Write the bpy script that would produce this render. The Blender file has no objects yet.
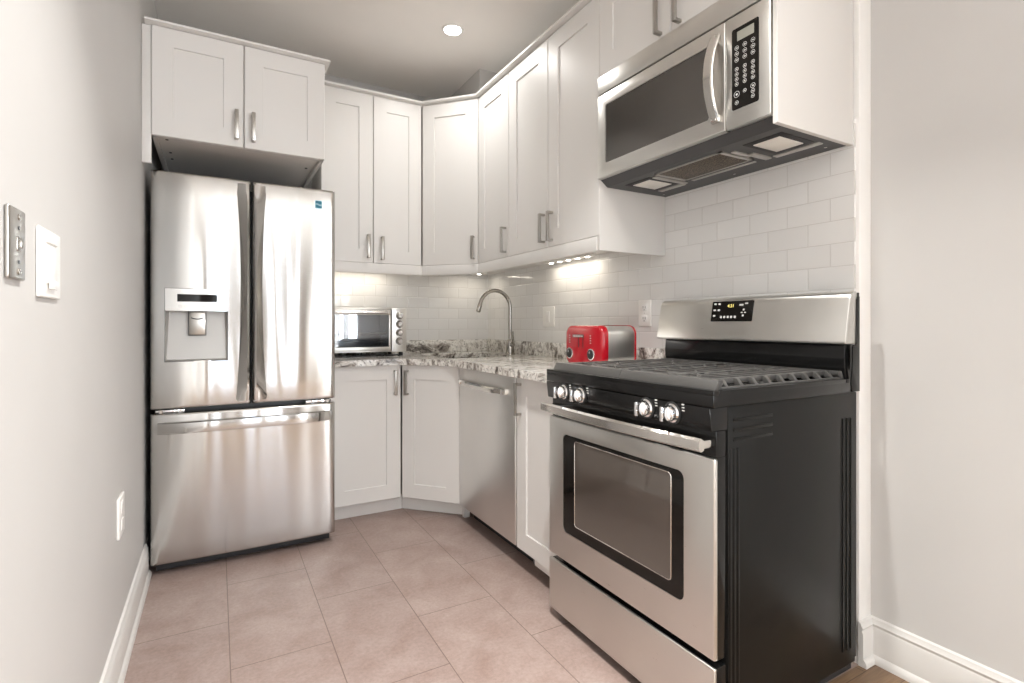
import bpy, bmesh, math, random
from math import sin, cos, pi, radians
from mathutils import Vector, Matrix
random.seed(7)
S = bpy.context.scene
COL = S.collection

# ------------------------------------------------------------------ camera, world, exposure
cd = bpy.data.cameras.new('camera'); cam = bpy.data.objects.new('camera', cd); COL.objects.link(cam)
cam.location = (0, 0, 1.107); cam.rotation_euler = (radians(90), 0, radians(-29.416))
cd.sensor_width = 36; cd.lens = 523.751 / 1024 * 36; cd.shift_y = -16.9 / 1024; cd.clip_start = 0.02
S.camera = cam
vs = S.view_settings
vs.view_transform = 'Standard'; vs.look = 'None'; vs.gamma = 1; vs.use_curve_mapping = False
vs.exposure = 0.08
S.cycles.max_bounces = 12; S.cycles.diffuse_bounces = 7; S.cycles.glossy_bounces = 5
S.cycles.transparent_max_bounces = 8
S.cycles.sample_clamp_indirect = 6
w = bpy.data.worlds.new('daylight'); S.world = w; w.use_nodes = True
bg = w.node_tree.nodes['Background']; bg.inputs[0].default_value = (.72, .84, 1, 1); bg.inputs[1].default_value = 2.2

WALL_L, WALL_B, WALL_R, WALL_N, REAR, CEIL, JOG = -.275, 3.598, 1.822, 1.892, -5.0, 2.75, .93

def area_light(name, loc, rot, sx, sy, power, col, shape='RECTANGLE', spread=180):
    l = bpy.data.lights.new(name, 'AREA'); l.shape = shape; l.size = sx
    if shape in ('RECTANGLE', 'ELLIPSE'): l.size_y = sy
    l.energy = power; l.color = col; l.spread = radians(spread)
    o = bpy.data.objects.new(name, l); COL.objects.link(o); o.location = loc; o.rotation_euler = rot
    return o
WINDOWS = [(.16, .52), (.92, 1.26)]         # the two tall windows of the far end of the room, behind the camera
for a, b in WINDOWS:                        # daylight entering through each of them
    area_light('window_daylight', ((a+b)/2, REAR-.16, 1.25), (radians(-90), 0, radians(180)), b-a, 2.35, 14, (.66, .82, 1))
area_light('window_daylight', (WALL_N+.12, -2.6, 1.45), (0, radians(90), 0), 1.9, 2.0, 350, (.94, .97, 1))   # fill light from an added, unseen side window
DOWNLIGHT_AND_FILLS = [(1.144, 2.70), (.62, 1.0), (.45, -.8), (.8, -2.4), (.8, -4.0)]
for x, y in DOWNLIGHT_AND_FILLS:                     # the recessed ceiling lamp first, the rest added unseen for fill
    area_light('downlight_or_fill_lamp', (x, y, CEIL-.012), (0, 0, 0), .11, .11, 5 if y > 2 else 25, (1, .975, .94), 'DISK', 150 if y > 2 else 100)

# ------------------------------------------------------------------ materials
def mat(name, col, rough=.5, metal=0, **k):
    m = bpy.data.materials.new(name); m.use_nodes = True
    b = m.node_tree.nodes['Principled BSDF']
    b.inputs['Base Color'].default_value = (*col, 1); b.inputs['Roughness'].default_value = rough; b.inputs['Metallic'].default_value = metal
    for n, v in k.items(): b.inputs[n.replace('_', ' ')].default_value = v
    return m
def nodes(m): return m.node_tree.nodes, m.node_tree.links, m.node_tree.nodes['Principled BSDF']
def coords(m, kind='Object', scale=(1, 1, 1), rot=(0, 0, 0), loc=(0, 0, 0)):
    N, L, b = nodes(m); t = N.new('ShaderNodeTexCoord'); p = N.new('ShaderNodeMapping')
    p.inputs['Scale'].default_value = scale; p.inputs['Rotation'].default_value = rot; p.inputs['Location'].default_value = loc
    L.new(t.outputs[kind], p.inputs['Vector']); return p.outputs['Vector']
def noise(m, vec, scale, detail=4, rough=.55, dist=0):
    N, L, b = nodes(m); n = N.new('ShaderNodeTexNoise'); n.inputs['Scale'].default_value = scale
    n.inputs['Detail'].default_value = detail; n.inputs['Roughness'].default_value = rough; n.inputs['Distortion'].default_value = dist
    L.new(vec, n.inputs['Vector']); return n.outputs['Fac']
def ramp(m, fac, stops):
    N, L, b = nodes(m); r = N.new('ShaderNodeValToRGB'); L.new(fac, r.inputs['Fac']); e = r.color_ramp.elements
    while len(e) < len(stops): e.new(.5)
    for q, (p, c) in zip(e, stops): q.position = p; q.color = (*c, 1) if len(c) == 3 else c
    return r.outputs['Color']
def mix(m, fac, a, b_, mode='MIX'):
    N, L, b = nodes(m); n = N.new('ShaderNodeMix'); n.data_type = 'RGBA'; n.blend_type = mode
    for s, v in ((n.inputs[0], fac), (n.inputs[6], a), (n.inputs[7], b_)):
        if isinstance(v, (int, float)): s.default_value = v
        elif isinstance(v, tuple): s.default_value = (*v, 1)
        else: L.new(v, s)
    return n.outputs[2]
def setcol(m, s): m.node_tree.links.new(s, nodes(m)[2].inputs['Base Color'])
def bump(m, h, strength, dist=.01):
    N, L, b = nodes(m); n = N.new('ShaderNodeBump'); n.inputs['Strength'].default_value = strength; n.inputs['Distance'].default_value = dist
    L.new(h, n.inputs['Height']); L.new(n.outputs['Normal'], b.inputs['Normal'])
def mapr(m, f, a, b_):
    N, L, b = nodes(m); n = N.new('ShaderNodeMapRange'); L.new(f, n.inputs['Value']); n.inputs['To Min'].default_value = a; n.inputs['To Max'].default_value = b_
    return n.outputs['Result']

def paint(name, col, rough, var=.03):
    m = mat(name, col, rough); v = coords(m); f = noise(m, v, 3.0, 3)
    setcol(m, ramp(m, f, [(.3, tuple(c*(1-var) for c in col)), (.7, col)])); g = noise(m, v, 260, 2); bump(m, g, .05, .002); return m
M = {}
M['wall'] = paint('wall_paint', (.565, .555, .54), .55)
M['taupe'] = paint('taupe_wall_paint', (.20, .175, .155), .6)
M['ceil'] = paint('ceiling_paint', (.88, .86, .83), .7)
M['white'] = paint('white_trim_paint', (.84, .83, .81), .35)
M['board'] = paint('baseboard_paint', (.64, .625, .60), .4)
M['cab'] = paint('cabinet_paint', (.74, .73, .71), .38, .015)
M['cabside'] = paint('cabinet_side_laminate', (.70, .685, .66), .4, .015)
M['under'] = paint('cabinet_underside', (.80, .78, .75), .55)
M['plastic'] = mat('white_plastic', (.84, .83, .80), .3)
M['dark'] = mat('dark_gap', (.02, .02, .022), .6)
M['rubber'] = mat('black_rubber', (.015, .015, .015), .55)
M['fbody'] = mat('fridge_grey_side', (.09, .095, .10), .45)

def steel(name, col, rough, aniso, wav=0, rot=0.25):
    m = mat(name, col, rough, 1.0); N, L, b = nodes(m)
    b.inputs['Anisotropic'].default_value = aniso; b.inputs['Anisotropic Rotation'].default_value = rot
    t = N.new('ShaderNodeTangent'); t.direction_type = 'RADIAL'; t.axis = 'Z'; L.new(t.outputs[0], b.inputs['Tangent'])
    v = coords(m); s1 = noise(m, coords(m, scale=(5, 5, 160)), 4, 3)
    L.new(mapr(m, s1, rough*.8, rough*1.25), b.inputs['Roughness'])
    c = noise(m, v, 2.5, 3); setcol(m, ramp(m, c, [(.3, tuple(q*.94 for q in col)), (.7, col)]))
    if wav: bump(m, noise(m, coords(m, scale=(1, 1, .12)), 6.5, 1, .4), wav, .03)
    return m
M['steel_f'] = steel('brushed_steel_fridge', (.56, .55, .53), .15, .96, .26)
M['steel'] = steel('brushed_steel', (.72, .71, .68), .30, .6)
M['steel_dw'] = steel('brushed_steel_dishwasher', (.82, .81, .79), .33, .6, .04)
M['recess'] = mat('satin_grey_recess', (.50, .49, .47), .45, .5)
M['polish'] = mat('polished_steel', (.72, .70, .67), .14, 1.0)
M['nickel'] = mat('satin_nickel', (.46, .44, .41), .28, 1.0)
M['chrome'] = mat('chrome', (.85, .85, .86), .06, 1.0)
M['tapmetal'] = mat('dark_brushed_nickel', (.42, .40, .37), .25, 1.0)
M['black'] = mat('black_enamel', (.008, .008, .008), .16, Specular_IOR_Level=.3)
M['bside'] = mat('black_textured_side', (.008, .008, .0075), .3, Specular_IOR_Level=.18)
m = M['bside']; bump(m, noise(m, coords(m), 420, 2), .12, .002)
M['iron'] = mat('cast_iron', (.060, .058, .055), .38, Specular_IOR_Level=.5)
M['charcoal'] = mat('charcoal_plastic', (.07, .072, .075), .5)
M['glassblack'] = mat('black_glass', (.008, .007, .006), .05, Specular_IOR_Level=.3)
M['ovenglass'] = mat('tinted_oven_glass', (.085, .072, .062), .04, Specular_IOR_Level=1.0)
M['mwglass'] = mat('microwave_dark_glass', (.055, .05, .045), .09, Specular_IOR_Level=.8)
M['red'] = mat('red_gloss_plastic', (.40, .005, .014), .16, Coat_Weight=.5)
M['teal'] = mat('teal_sticker', (.0, .20, .30), .3)
M['tealdark'] = mat('dark_teal_print', (.0, .06, .12), .3)
M['tealpale'] = mat('pale_sticker_edge', (.45, .68, .76), .3)
M['lcd'] = mat('grey_lcd', (.30, .30, .26), .3)
M['print'] = mat('pale_grey_print', (.62, .62, .60), .4)
M['greyprint'] = mat('grey_print', (.45, .44, .42), .4)
M['reddark'] = mat('dark_badge', (.03, .01, .01), .3)
m = M['amber'] = mat('amber_digits', (.6, .5, .1), .4); nodes(m)[2].inputs['Emission Color'].default_value = (1, .85, .3, 1); nodes(m)[2].inputs['Emission Strength'].default_value = .8
m = M['lamp'] = mat('lamp_lens', (1, 1, 1), .4); nodes(m)[2].inputs['Emission Color'].default_value = (1, .95, .87, 1); nodes(m)[2].inputs['Emission Strength'].default_value = 14
m = M['led'] = mat('led_lens', (1, 1, 1), .4); nodes(m)[2].inputs['Emission Color'].default_value = (1, .93, .82, 1); nodes(m)[2].inputs['Emission Strength'].default_value = 9
M['hoodlens'] = mat('frosted_hood_lens', (.86, .84, .79), .35)
M['hoodmetal'] = mat('hood_galvanised', (.50, .49, .47), .4, .6)
m = M['filter'] = mat('grease_filter_mesh', (.20, .15, .10), .4, .6)
N, L, b = nodes(m); v = coords(m); k = N.new('ShaderNodeTexVoronoi'); k.inputs['Scale'].default_value = 170; L.new(v, k.inputs['Vector'])
setcol(m, ramp(m, k.outputs['Distance'], [(.25, (.012, .009, .007)), (.65, (.17, .13, .09))])); bump(m, k.outputs['Distance'], .6, .004)

# floor tiles: 31 x 62 cm, half bonded, rows running away from the camera
def brick(m, vec, bw, rh, mortar, c1, c2, cm, offset=.5, smooth=.1):
    N, L, b = nodes(m); k = N.new('ShaderNodeTexBrick'); L.new(vec, k.inputs['Vector'])
    k.offset = offset; k.offset_frequency = 2; k.squash = 1
    k.inputs['Scale'].default_value = 1; k.inputs['Brick Width'].default_value = bw; k.inputs['Row Height'].default_value = rh
    k.inputs['Mortar Size'].default_value = mortar; k.inputs['Mortar Smooth'].default_value = smooth
    k.inputs['Color1'].default_value = (*c1, 1); k.inputs['Color2'].default_value = (*c2, 1); k.inputs['Mortar'].default_value = (*cm, 1)
    return k
m = M['tile'] = mat('floor_tile', (.4, .3, .25), .42)
v = coords(m, rot=(0, 0, radians(90)), loc=(0, 0, 0))
N, L, b = nodes(m)
tx = N.new('ShaderNodeTexCoord'); sp = N.new('ShaderNodeSeparateXYZ'); L.new(tx.outputs['Object'], sp.inputs[0])
def madd(sock, a): 
    q = N.new('ShaderNodeMath'); q.operation = 'ADD'; L.new(sock, q.inputs[0]); q.inputs[1].default_value = a; return q.outputs[0]
cb = N.new('ShaderNodeCombineXYZ'); L.new(madd(sp.outputs['Y'], -2.507+6.25+.31375), cb.inputs[0]); L.new(madd(sp.outputs['X'], -.0385+.3125*8), cb.inputs[1])
k = brick(m, cb.outputs[0], .6275, .3125, .0016, (1, 1, 1), (.93, .93, .94), (0, 0, 0))
cl = ramp(m, noise(m, tx.outputs['Object'], 5.5, 6, .62, .4), [(.28, (.30, .212, .182)), (.5, (.365, .278, .247)), (.75, (.432, .345, .312))])
fine = ramp(m, noise(m, tx.outputs['Object'], 75, 5, .75), [(.32, (.74, .72, .71)), (.7, (1, 1, 1))])
cl = mix(m, 1.0, cl, fine, 'MULTIPLY'); cl = mix(m, 1.0, cl, k.outputs['Color'], 'MULTIPLY')
setcol(m, mix(m, k.outputs['Fac'], cl, (.15, .105, .085)))
inv = N.new('ShaderNodeMath'); inv.operation = 'SUBTRACT'; inv.inputs[0].default_value = 1; L.new(k.outputs['Fac'], inv.inputs[1]); bump(m, inv.outputs[0], .5, .002)

# glossy white subway tile, 15 x 7.5 cm running bond; u runs along the wall, v up
def subway(name, axis, u0, sgn):
    m = mat(name, (.8, .8, .78), .08); N, L, b = nodes(m)
    tx = N.new('ShaderNodeTexCoord'); sp = N.new('ShaderNodeSeparateXYZ'); L.new(tx.outputs['Object'], sp.inputs[0])
    def lin(sock, mul, add):
        q = N.new('ShaderNodeMath'); q.operation = 'MULTIPLY_ADD'; L.new(sock, q.inputs[0]); q.inputs[1].default_value = mul; q.inputs[2].default_value = add; return q.outputs[0]
    cb = N.new('ShaderNodeCombineXYZ'); L.new(lin(sp.outputs[axis], sgn, -sgn*u0+.1538*20), cb.inputs[0]); L.new(lin(sp.outputs['Z'], 1, -.995+.0769*20), cb.inputs[1])
    k = brick(m, cb.outputs[0], .1538, .0769, .0012, (.75, .745, .73), (.80, .795, .78), (.62, .605, .58), smooth=.3)
    setcol(m, k.outputs['Color'])
    k2 = brick(m, cb.outputs[0], .1538, .0769, .005, (1, 1, 1), (1, 1, 1), (0, 0, 0), smooth=1.0)
    h = N.new('ShaderNodeMath'); h.operation = 'MULTIPLY_ADD'; L.new(k2.outputs['Fac'], h.inputs[0]); h.inputs[1].default_value = -1
    L.new(noise(m, tx.outputs['Object'], 9, 2), h.inputs[2]); bump(m, h.outputs[0], .25, .003)
    return m
M['subway_r'] = subway('subway_tile_right', 'Y', .94, 1)
M['subway_b'] = subway('subway_tile_back', 'X', 1.793, -1)

m = M['granite'] = mat('granite', (.7, .68, .65), .12)
v = coords(m); N, L, b = nodes(m)
big = noise(m, coords(m, rot=(.5, .3, .7), scale=(1, 2.2, 1.5)), 5.5, 6, .65, 1.6)
base = ramp(m, big, [(.34, (.07, .062, .058)), (.42, (.34, .31, .28)), (.48, (.74, .72, .68)), (.57, (.92, .91, .88)), (.66, (.72, .69, .64)), (.74, (.24, .21, .18))])
sm = ramp(m, noise(m, v, 60, 5, .7), [(.38, (.05, .045, .045)), (.46, (.85, .84, .82)), (.62, (1, 1, 1))])
setcol(m, mix(m, .7, base, sm, 'MULTIPLY'))

m = M['wood'] = mat('oak_floor', (.35, .22, .12), .35)
N, L, b = nodes(m); v = coords(m, rot=(0, 0, 0)); k = brick(m, v, .9, .082, .0012, (.30, .20, .12), (.23, .145, .085), (.08, .05, .03))
g = ramp(m, noise(m, coords(m, scale=(3, 40, 1)), 3, 5, .6, .6), [(.3, (.66, .62, .58)), (.7, (1, 1, 1))])
setcol(m, mix(m, 1.0, k.outputs['Color'], g, 'MULTIPLY'))
# clear window glass that lets daylight through
m = M['pane'] = bpy.data.materials.new('window_glass'); m.use_nodes = True; N = m.node_tree.nodes; L = m.node_tree.links
N.clear(); o = N.new('ShaderNodeOutputMaterial'); t = N.new('ShaderNodeBsdfTransparent'); g = N.new('ShaderNodeBsdfGlossy'); g.inputs['Roughness'].default_value = .02
x = N.new('ShaderNodeMixShader'); x.inputs[0].default_value = .07; L.new(t.outputs[0], x.inputs[1]); L.new(g.outputs[0], x.inputs[2]); L.new(x.outputs[0], o.inputs[0])
m = M['tovglass'] = bpy.data.materials.new('toaster_oven_glass'); m.use_nodes = True; N = m.node_tree.nodes; L = m.node_tree.links
N.clear(); o = N.new('ShaderNodeOutputMaterial'); t = N.new('ShaderNodeBsdfTransparent'); t.inputs[0].default_value = (.68, .70, .73, 1); g = N.new('ShaderNodeBsdfGlossy'); g.inputs['Roughness'].default_value = .03
x = N.new('ShaderNodeMixShader'); x.inputs[0].default_value = .11; L.new(t.outputs[0], x.inputs[1]); L.new(g.outputs[0], x.inputs[2]); L.new(x.outputs[0], o.inputs[0])

# ------------------------------------------------------------------ mesh helpers
def BM(): return bmesh.new()
def box(bm, x0, x1, y0, y1, z0, z1, bev=0, seg=2):
    r = bmesh.ops.create_cube(bm, size=1); vs_ = r['verts']
    for q in vs_: q.co = Vector(((x0+x1)/2+q.co.x*abs(x1-x0), (y0+y1)/2+q.co.y*abs(y1-y0), (z0+z1)/2+q.co.z*abs(z1-z0)))
    if bev > 0:
        es = list({e for q in vs_ for e in q.link_edges})
        bmesh.ops.bevel(bm, geom=es, offset=min(bev, .49*min(abs(x1-x0), abs(y1-y0), abs(z1-z0))), segments=seg, affect='EDGES', profile=.5)
    return bm
def cyl(bm, c, r, h, axis='Z', seg=28, r2=None, bev=0):
    c = Vector(c); R = {'Z': Matrix(), 'X': Matrix.Rotation(pi/2, 4, 'Y'), 'Y': Matrix.Rotation(-pi/2, 4, 'X')}[axis]
    q = bmesh.ops.create_cone(bm, cap_ends=True, segments=seg, radius1=r, radius2=r if r2 is None else r2, depth=h, matrix=Matrix.Translation(c) @ R)
    if bev:
        es = [e for e in {e for v_ in q['verts'] for e in v_.link_edges} if any(len(f.verts) > 4 for f in e.link_faces)]
        bmesh.ops.bevel(bm, geom=es, offset=bev, segments=2, affect='EDGES', profile=.5)
    return bm
def lathe(bm, prof, c, axis='Z', seg=32):       # prof: (radius, height) pairs
    c = Vector(c); R = {'Z': Matrix.Identity(3), 'X': Matrix.Rotation(pi/2, 3, 'Y'), '-X': Matrix.Rotation(-pi/2, 3, 'Y'), '-Y': Matrix.Rotation(pi/2, 3, 'X')}[axis]
    rings = []
    for r, h in prof:
        rings.append([bm.verts.new(c + R @ Vector((r*cos(2*pi*i/seg), r*sin(2*pi*i/seg), h))) for i in range(seg)])
    for a, b in zip(rings, rings[1:]):
        for i in range(seg): bm.faces.new((a[i], a[(i+1) % seg], b[(i+1) % seg], b[i]))
    bm.faces.new(rings[-1]); bm.faces.new(list(reversed(rings[0])))
    return bm
def tube(bm, pts, r, seg=12, caps=True):
    pts = [Vector(p) for p in pts]; rings = []; n = None
    for i, p in enumerate(pts):
        t = (pts[min(i+1, len(pts)-1)] - pts[max(i-1, 0)]).normalized()
        if n is None:
            n = t.orthogonal().normalized()
        else:
            n = (n - t*n.dot(t)).normalized()
        b = t.cross(n); rr = r[i] if isinstance(r, (list, tuple)) else r
        rings.append([bm.verts.new(p + (n*cos(2*pi*k/seg) + b*sin(2*pi*k/seg))*rr) for k in range(seg)])
    for a, b in zip(rings, rings[1:]):
        for i in range(seg): bm.faces.new((a[i], a[(i+1) % seg], b[(i+1) % seg], b[i]))
    if caps: bm.faces.new(list(reversed(rings[0]))); bm.faces.new(rings[-1])
    return bm
def prism(bm, poly, d0, d1, axis='Y', bev=0):   # 2-D polygon extruded along an axis
    def P(u, v, d): return {'Y': (u, d, v), 'X': (d, u, v), 'Z': (u, v, d)}[axis]
    A = [bm.verts.new(P(u, v, d0)) for u, v in poly]; B = [bm.verts.new(P(u, v, d1)) for u, v in poly]
    n = len(poly); fs = [bm.faces.new(A), bm.faces.new(list(reversed(B)))]
    for i in range(n): fs.append(bm.faces.new((A[i], B[i], B[(i+1) % n], A[(i+1) % n])))
    if bev: bmesh.ops.bevel(bm, geom=list({e for f in fs for e in f.edges}), offset=bev, segments=2, affect='EDGES', profile=.5)
    return bm
def loft(bm, sections):                          # closed sections of equal count
    R = [[bm.verts.new(p) for p in s] for s in sections]; n = len(R[0])
    for a, b in zip(R, R[1:]):
        for i in range(n): bm.faces.new((a[i], a[(i+1) % n], b[(i+1) % n], b[i]))
    bm.faces.new(list(reversed(R[0]))); bm.faces.new(R[-1]); return bm
def rrect(u0, u1, v0, v1, r, seg=6):
    out = []
    for cu, cv, a0 in ((u1-r, v1-r, 0), (u0+r, v1-r, 90), (u0+r, v0+r, 180), (u1-r, v0+r, 270)):
        for i in range(seg+1):
            a = radians(a0+90*i/seg); out.append((cu+r*cos(a), cv+r*sin(a)))
    return out
def turn(bm, origin, ang):                       # local (front facing -Y) -> world
    bmesh.ops.transform(bm, matrix=Matrix.Translation(Vector(origin)) @ Matrix.Rotation(ang, 4, 'Z'), verts=bm.verts); return bm
def base_of(o):
    p = Vector((0, 0, 0))
    while o: p += o.location; o = o.parent
    return p
def obj(name, bm, m, parent=None, label=None, angle=35):
    bmesh.ops.recalc_face_normals(bm, faces=bm.faces)
    me = bpy.data.meshes.new(name); 
    if parent is not None:
        off = base_of(parent); bmesh.ops.translate(bm, verts=bm.verts, vec=-off)
    bm.to_mesh(me); bm.free(); me.materials.append(m)
    me.shade_smooth(); me.set_sharp_from_angle(angle=radians(angle))
    o = bpy.data.objects.new(name, me); COL.objects.link(o)
    if parent is not None: o.parent = parent
    if label: o['label'] = label
    return o
def thing(name, label, cat, loc, group=None):
    o = bpy.data.objects.new(name, None); COL.objects.link(o); o.location = loc; o.empty_display_size = .05
    o['label'] = label; o['category'] = cat
    if group: o['group'] = group
    return o
def tag(o, label, cat, group=None):
    o['label'] = label; o['category'] = cat
    if group: o['group'] = group
    return o
def struct(name, bm, m, parent=None):
    o = obj(name, bm, m, parent)
    if parent is None: o['kind'] = 'structure'
    return o
def text_bm(body, size, origin, xdir, ydir, depth=.0006, align='CENTER'):
    c = bpy.data.curves.new('lettering', 'FONT'); c.body = body; c.size = size; c.align_x = align; c.align_y = 'CENTER'; c.extrude = depth
    o = bpy.data.objects.new('lettering', c); COL.objects.link(o)
    bpy.context.view_layer.update(); me = o.evaluated_get(bpy.context.evaluated_depsgraph_get()).to_mesh()
    bm = BM(); bm.from_mesh(me); o.evaluated_get(bpy.context.evaluated_depsgraph_get()).to_mesh_clear()
    bpy.data.objects.remove(o); bpy.data.curves.remove(c)
    X = Vector(xdir); Y = Vector(ydir); Z = X.cross(Y); O = Vector(origin)
    for v_ in bm.verts: v_.co = O + X*v_.co.x + Y*v_.co.y + Z*v_.co.z
    return bm

# ------------------------------------------------------------------ the room
struct('floor', box(BM(), WALL_L-.05, WALL_N+.1, JOG, WALL_B+.1, -.1, 0), M['tile'])
struct('floor', box(BM(), WALL_L-.05, WALL_N+.1, REAR-.1, JOG, -.1, 0), M['wood'])
struct('ceiling', box(BM(), WALL_L-.1, WALL_N+.2, REAR-.2, WALL_B+.1, CEIL, CEIL+.1), M['ceil'])
struct('wall_left', box(BM(), WALL_L-.1, WALL_L, REAR-.1, WALL_B+.1, -.1, CEIL+.05), M['wall'])
struct('wall_back', box(BM(), WALL_L, WALL_N, WALL_B, WALL_B+.1, -.1, CEIL+.05), M['wall'])
bm = BM(); SW = (-3.6, -1.6, .5, 2.4)
box(bm, WALL_N, WALL_N+.1, SW[1], WALL_B+.1, -.1, CEIL+.05); box(bm, WALL_N, WALL_N+.1, REAR-.1, SW[0], -.1, CEIL+.05)
box(bm, WALL_N, WALL_N+.1, SW[0], SW[1], -.1, SW[2]); box(bm, WALL_N, WALL_N+.1, SW[0], SW[1], SW[3], CEIL+.05)
struct('wall_right', bm, M['wall'])
struct('trim_1', box(BM(), WALL_R, WALL_N+.01, JOG, WALL_B+.02, -.1, CEIL+.02, .004), M['white'])     # thicker kitchen wall with its white painted end
bm = BM()                                                              # rear wall round its two windows
xs = [WALL_L-.05, WINDOWS[0][0], WINDOWS[0][1], WINDOWS[1][0], WINDOWS[1][1], WALL_N+.05]
for i in (0, 2, 4): box(bm, xs[i], xs[i+1], REAR-.14, REAR, -.05, CEIL+.05)
for a, b in WINDOWS: box(bm, a, b, REAR-.14, REAR, -.05, .06); box(bm, a, b, REAR-.14, REAR, 2.45, CEIL+.05)
struct('wall_rear', bm, M['taupe'])
for i, (a, b) in enumerate(WINDOWS):
    bm = BM()
    for x0, x1, z0, z1 in ((a-.08, a+.045, .002, 2.53), (b-.045, b+.08, .002, 2.53), (a, b, .002, .16), (a, b, 2.4, 2.53)):
        box(bm, x0, x1, REAR-.06, REAR+.025, z0, z1, .004)
    fr = struct('window_%d' % (i+1), bm, M['white'])
    obj('pane', box(BM(), a+.04, b-.04, REAR-.045, REAR-.04, .15, 2.41), M['pane'], fr)
bm = BM()
for y0, y1, z0, z1 in ((SW[0]-.08, SW[0]+.045, SW[2]-.08, SW[3]+.08), (SW[1]-.045, SW[1]+.08, SW[2]-.08, SW[3]+.08), (SW[0], SW[1], SW[2]-.08, SW[2]+.05), (SW[0], SW[1], SW[3]-.05, SW[3]+.08), (SW[0], SW[1], 1.42, 1.48), (-2.63, -2.57, SW[2], SW[3])):
    box(bm, WALL_N-.025, WALL_N+.06, y0, y1, z0, z1, .004)
fr = struct('window_3', bm, M['white']); obj('pane', box(BM(), WALL_N+.04, WALL_N+.045, SW[0]+.04, SW[1]-.04, SW[2]+.04, SW[3]-.04), M['pane'], fr)  # unseen side window, added to brighten the room
struct('trim_2', box(BM(), 1.47, 1.85, 3.03, WALL_B+.02, 2.53, CEIL+.02), M['wall'])                # boxed chase in the ceiling corner
# baseboards: profile of (distance from wall, height)
prof = [(0, 0), (.026, 0), (.026, .012), (.020, .022), (.016, .026), (.016, .106), (.012, .115), (.015, .124), (.010, .132), (.008, .139), (0, .144)]
def board(name, wall, y0, y1, sgn):
    return struct(name, prism(BM(), [(wall+sgn*d, h) for d, h in prof], y0, y1, 'Y'), M['board'])
board('baseboard_left', WALL_L-.001, REAR, 2.80, 1)
board('baseboard_right', WALL_N+.001, REAR, JOG+.002, -1)
bm = BM(); prism(bm, [(JOG+.001-d, h) for d, h in prof], WALL_R-.006, WALL_N, 'X')
struct('baseboard_end', bm, M['board'])

# tiled splashback areas, each a thin tiled skin on its wall
TB, TR = WALL_B-.012, WALL_R-.010
struct('tile_backsplash', box(BM(), TR, WALL_R+.001, .94, TB, .93, 1.78), M['subway_r'])
struct('tile_backsplash', box(BM(), .40, TR, TB, WALL_B+.001, .93, 1.5), M['subway_b'])

# ------------------------------------------------------------------ cabinets
DOOR_T = .02
def shaker(w_, h, rail=.083, rec=.007, t=DOOR_T):
    """door in local coordinates: x 0..w, z 0..h, front at y=0 facing -Y, back at y=t"""
    bm = BM(); e = .0025
    def ring(x0, x1, z0, z1, y): return [bm.verts.new(p) for p in ((x0, y, z0), (x1, y, z0), (x1, y, z1), (x0, y, z1))]
    R = [ring(0, w_, 0, h, t), ring(0, w_, 0, h, e), ring(e, w_-e, e, h-e, 0), ring(rail, w_-rail, rail, h-rail, 0),
         ring(rail+.001, w_-rail-.001, rail+.001, h-rail-.001, rec)]
    for a, b in zip(R, R[1:]):
        for i in range(4): bm.faces.new((a[i], a[(i+1) % 4], b[(i+1) % 4], b[i]))
    bm.faces.new(R[-1]); bm.faces.new(list(reversed(R[0])))
    return bm
def pull(x, z, ln=.145, wd=.016, out=.034):
    """vertical flat bar pull centred at x, bottom at z, standing off the door front"""
    bm = BM(); box(bm, x-wd/2, x+wd/2, -out, -out+.011, z, z+ln, .0015)
    for q in (z, z+ln-.011): box(bm, x-wd/2, x+wd/2, -out+.006, .001, q, q+.011, .001)
    return bm
def hung_door(root, origin, ang, x, w_, h, hx, hz, mat_=None, rail=.083, ln=.145):
    d = obj('door', turn(turn(shaker(w_, h, rail), (x, 0, 0), 0), origin, ang), mat_ or M['cab'], root, angle=20)
    if hx is not None: obj('handle', turn(pull(x+hx, hz, ln), origin, ang), M['nickel'], d)
    return d
RIGHT = radians(-90)
UZ0, UZ1 = 1.488, 2.519
UB, UR, UDY, UX1, UE = 3.24, 1.423, 2.955, 1.157, 1.764
G = .0022
# above the refrigerator
r = thing('wall_cabinet', 'short white two-door cabinet hanging above the steel refrigerator', 'cabinet', (.108, 2.9, 1.907))
bm = BM(); box(bm, -.239, .456, 2.682, WALL_B-.01, 1.925, 2.369)
box(bm, -.239, -.222, 2.682, WALL_B-.01, 1.907, 1.93); box(bm, .440, .456, 2.682, WALL_B-.01, 1.907, 1.93); box(bm, -.239, .456, 2.682, 2.70, 1.907, 1.93)
obj('body', bm, M['cabside'], r)
obj('underside', box(BM(), -.2215, .4395, 2.701, 3.5, 1.9215, 1.9255), M['under'], r, 'grey underside panel')
o_ = (-.239, 2.66, 1.907)
hung_door(r, o_, 0, 0, .3465-G, .462, .3465-.030, .030, ln=.128, rail=.078)
hung_door(r, o_, 0, .3465+G, .3485-G, .462, .036, .030, ln=.128, rail=.078)
for i, (px, py) in enumerate(((-.19, 2.75), (-.19, 2.95), (-.19, 3.06), (.405, 2.72), (.405, 2.9))):
    obj('screw', cyl(BM(), (px, py, 1.920), .006, .004, seg=14), M['fbody'], r)
bm = BM(); prism(bm, [(2.664, 2.3700), (2.652, 2.3705), (2.638, 2.3725), (2.632, 2.374), (2.632, 2.383), (2.90, 2.383), (2.90, 2.3700)], -.262, .478, 'X')
obj('crown', bm, M['cab'], r)
tag(obj('filler_panel', box(BM(), WALL_L+.001, -.2405, 2.672, 2.69, 1.79, 2.3695, .001), M['cab']), 'narrow white filler strip between the left wall and the fridge cabinet', 'panel')
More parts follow.
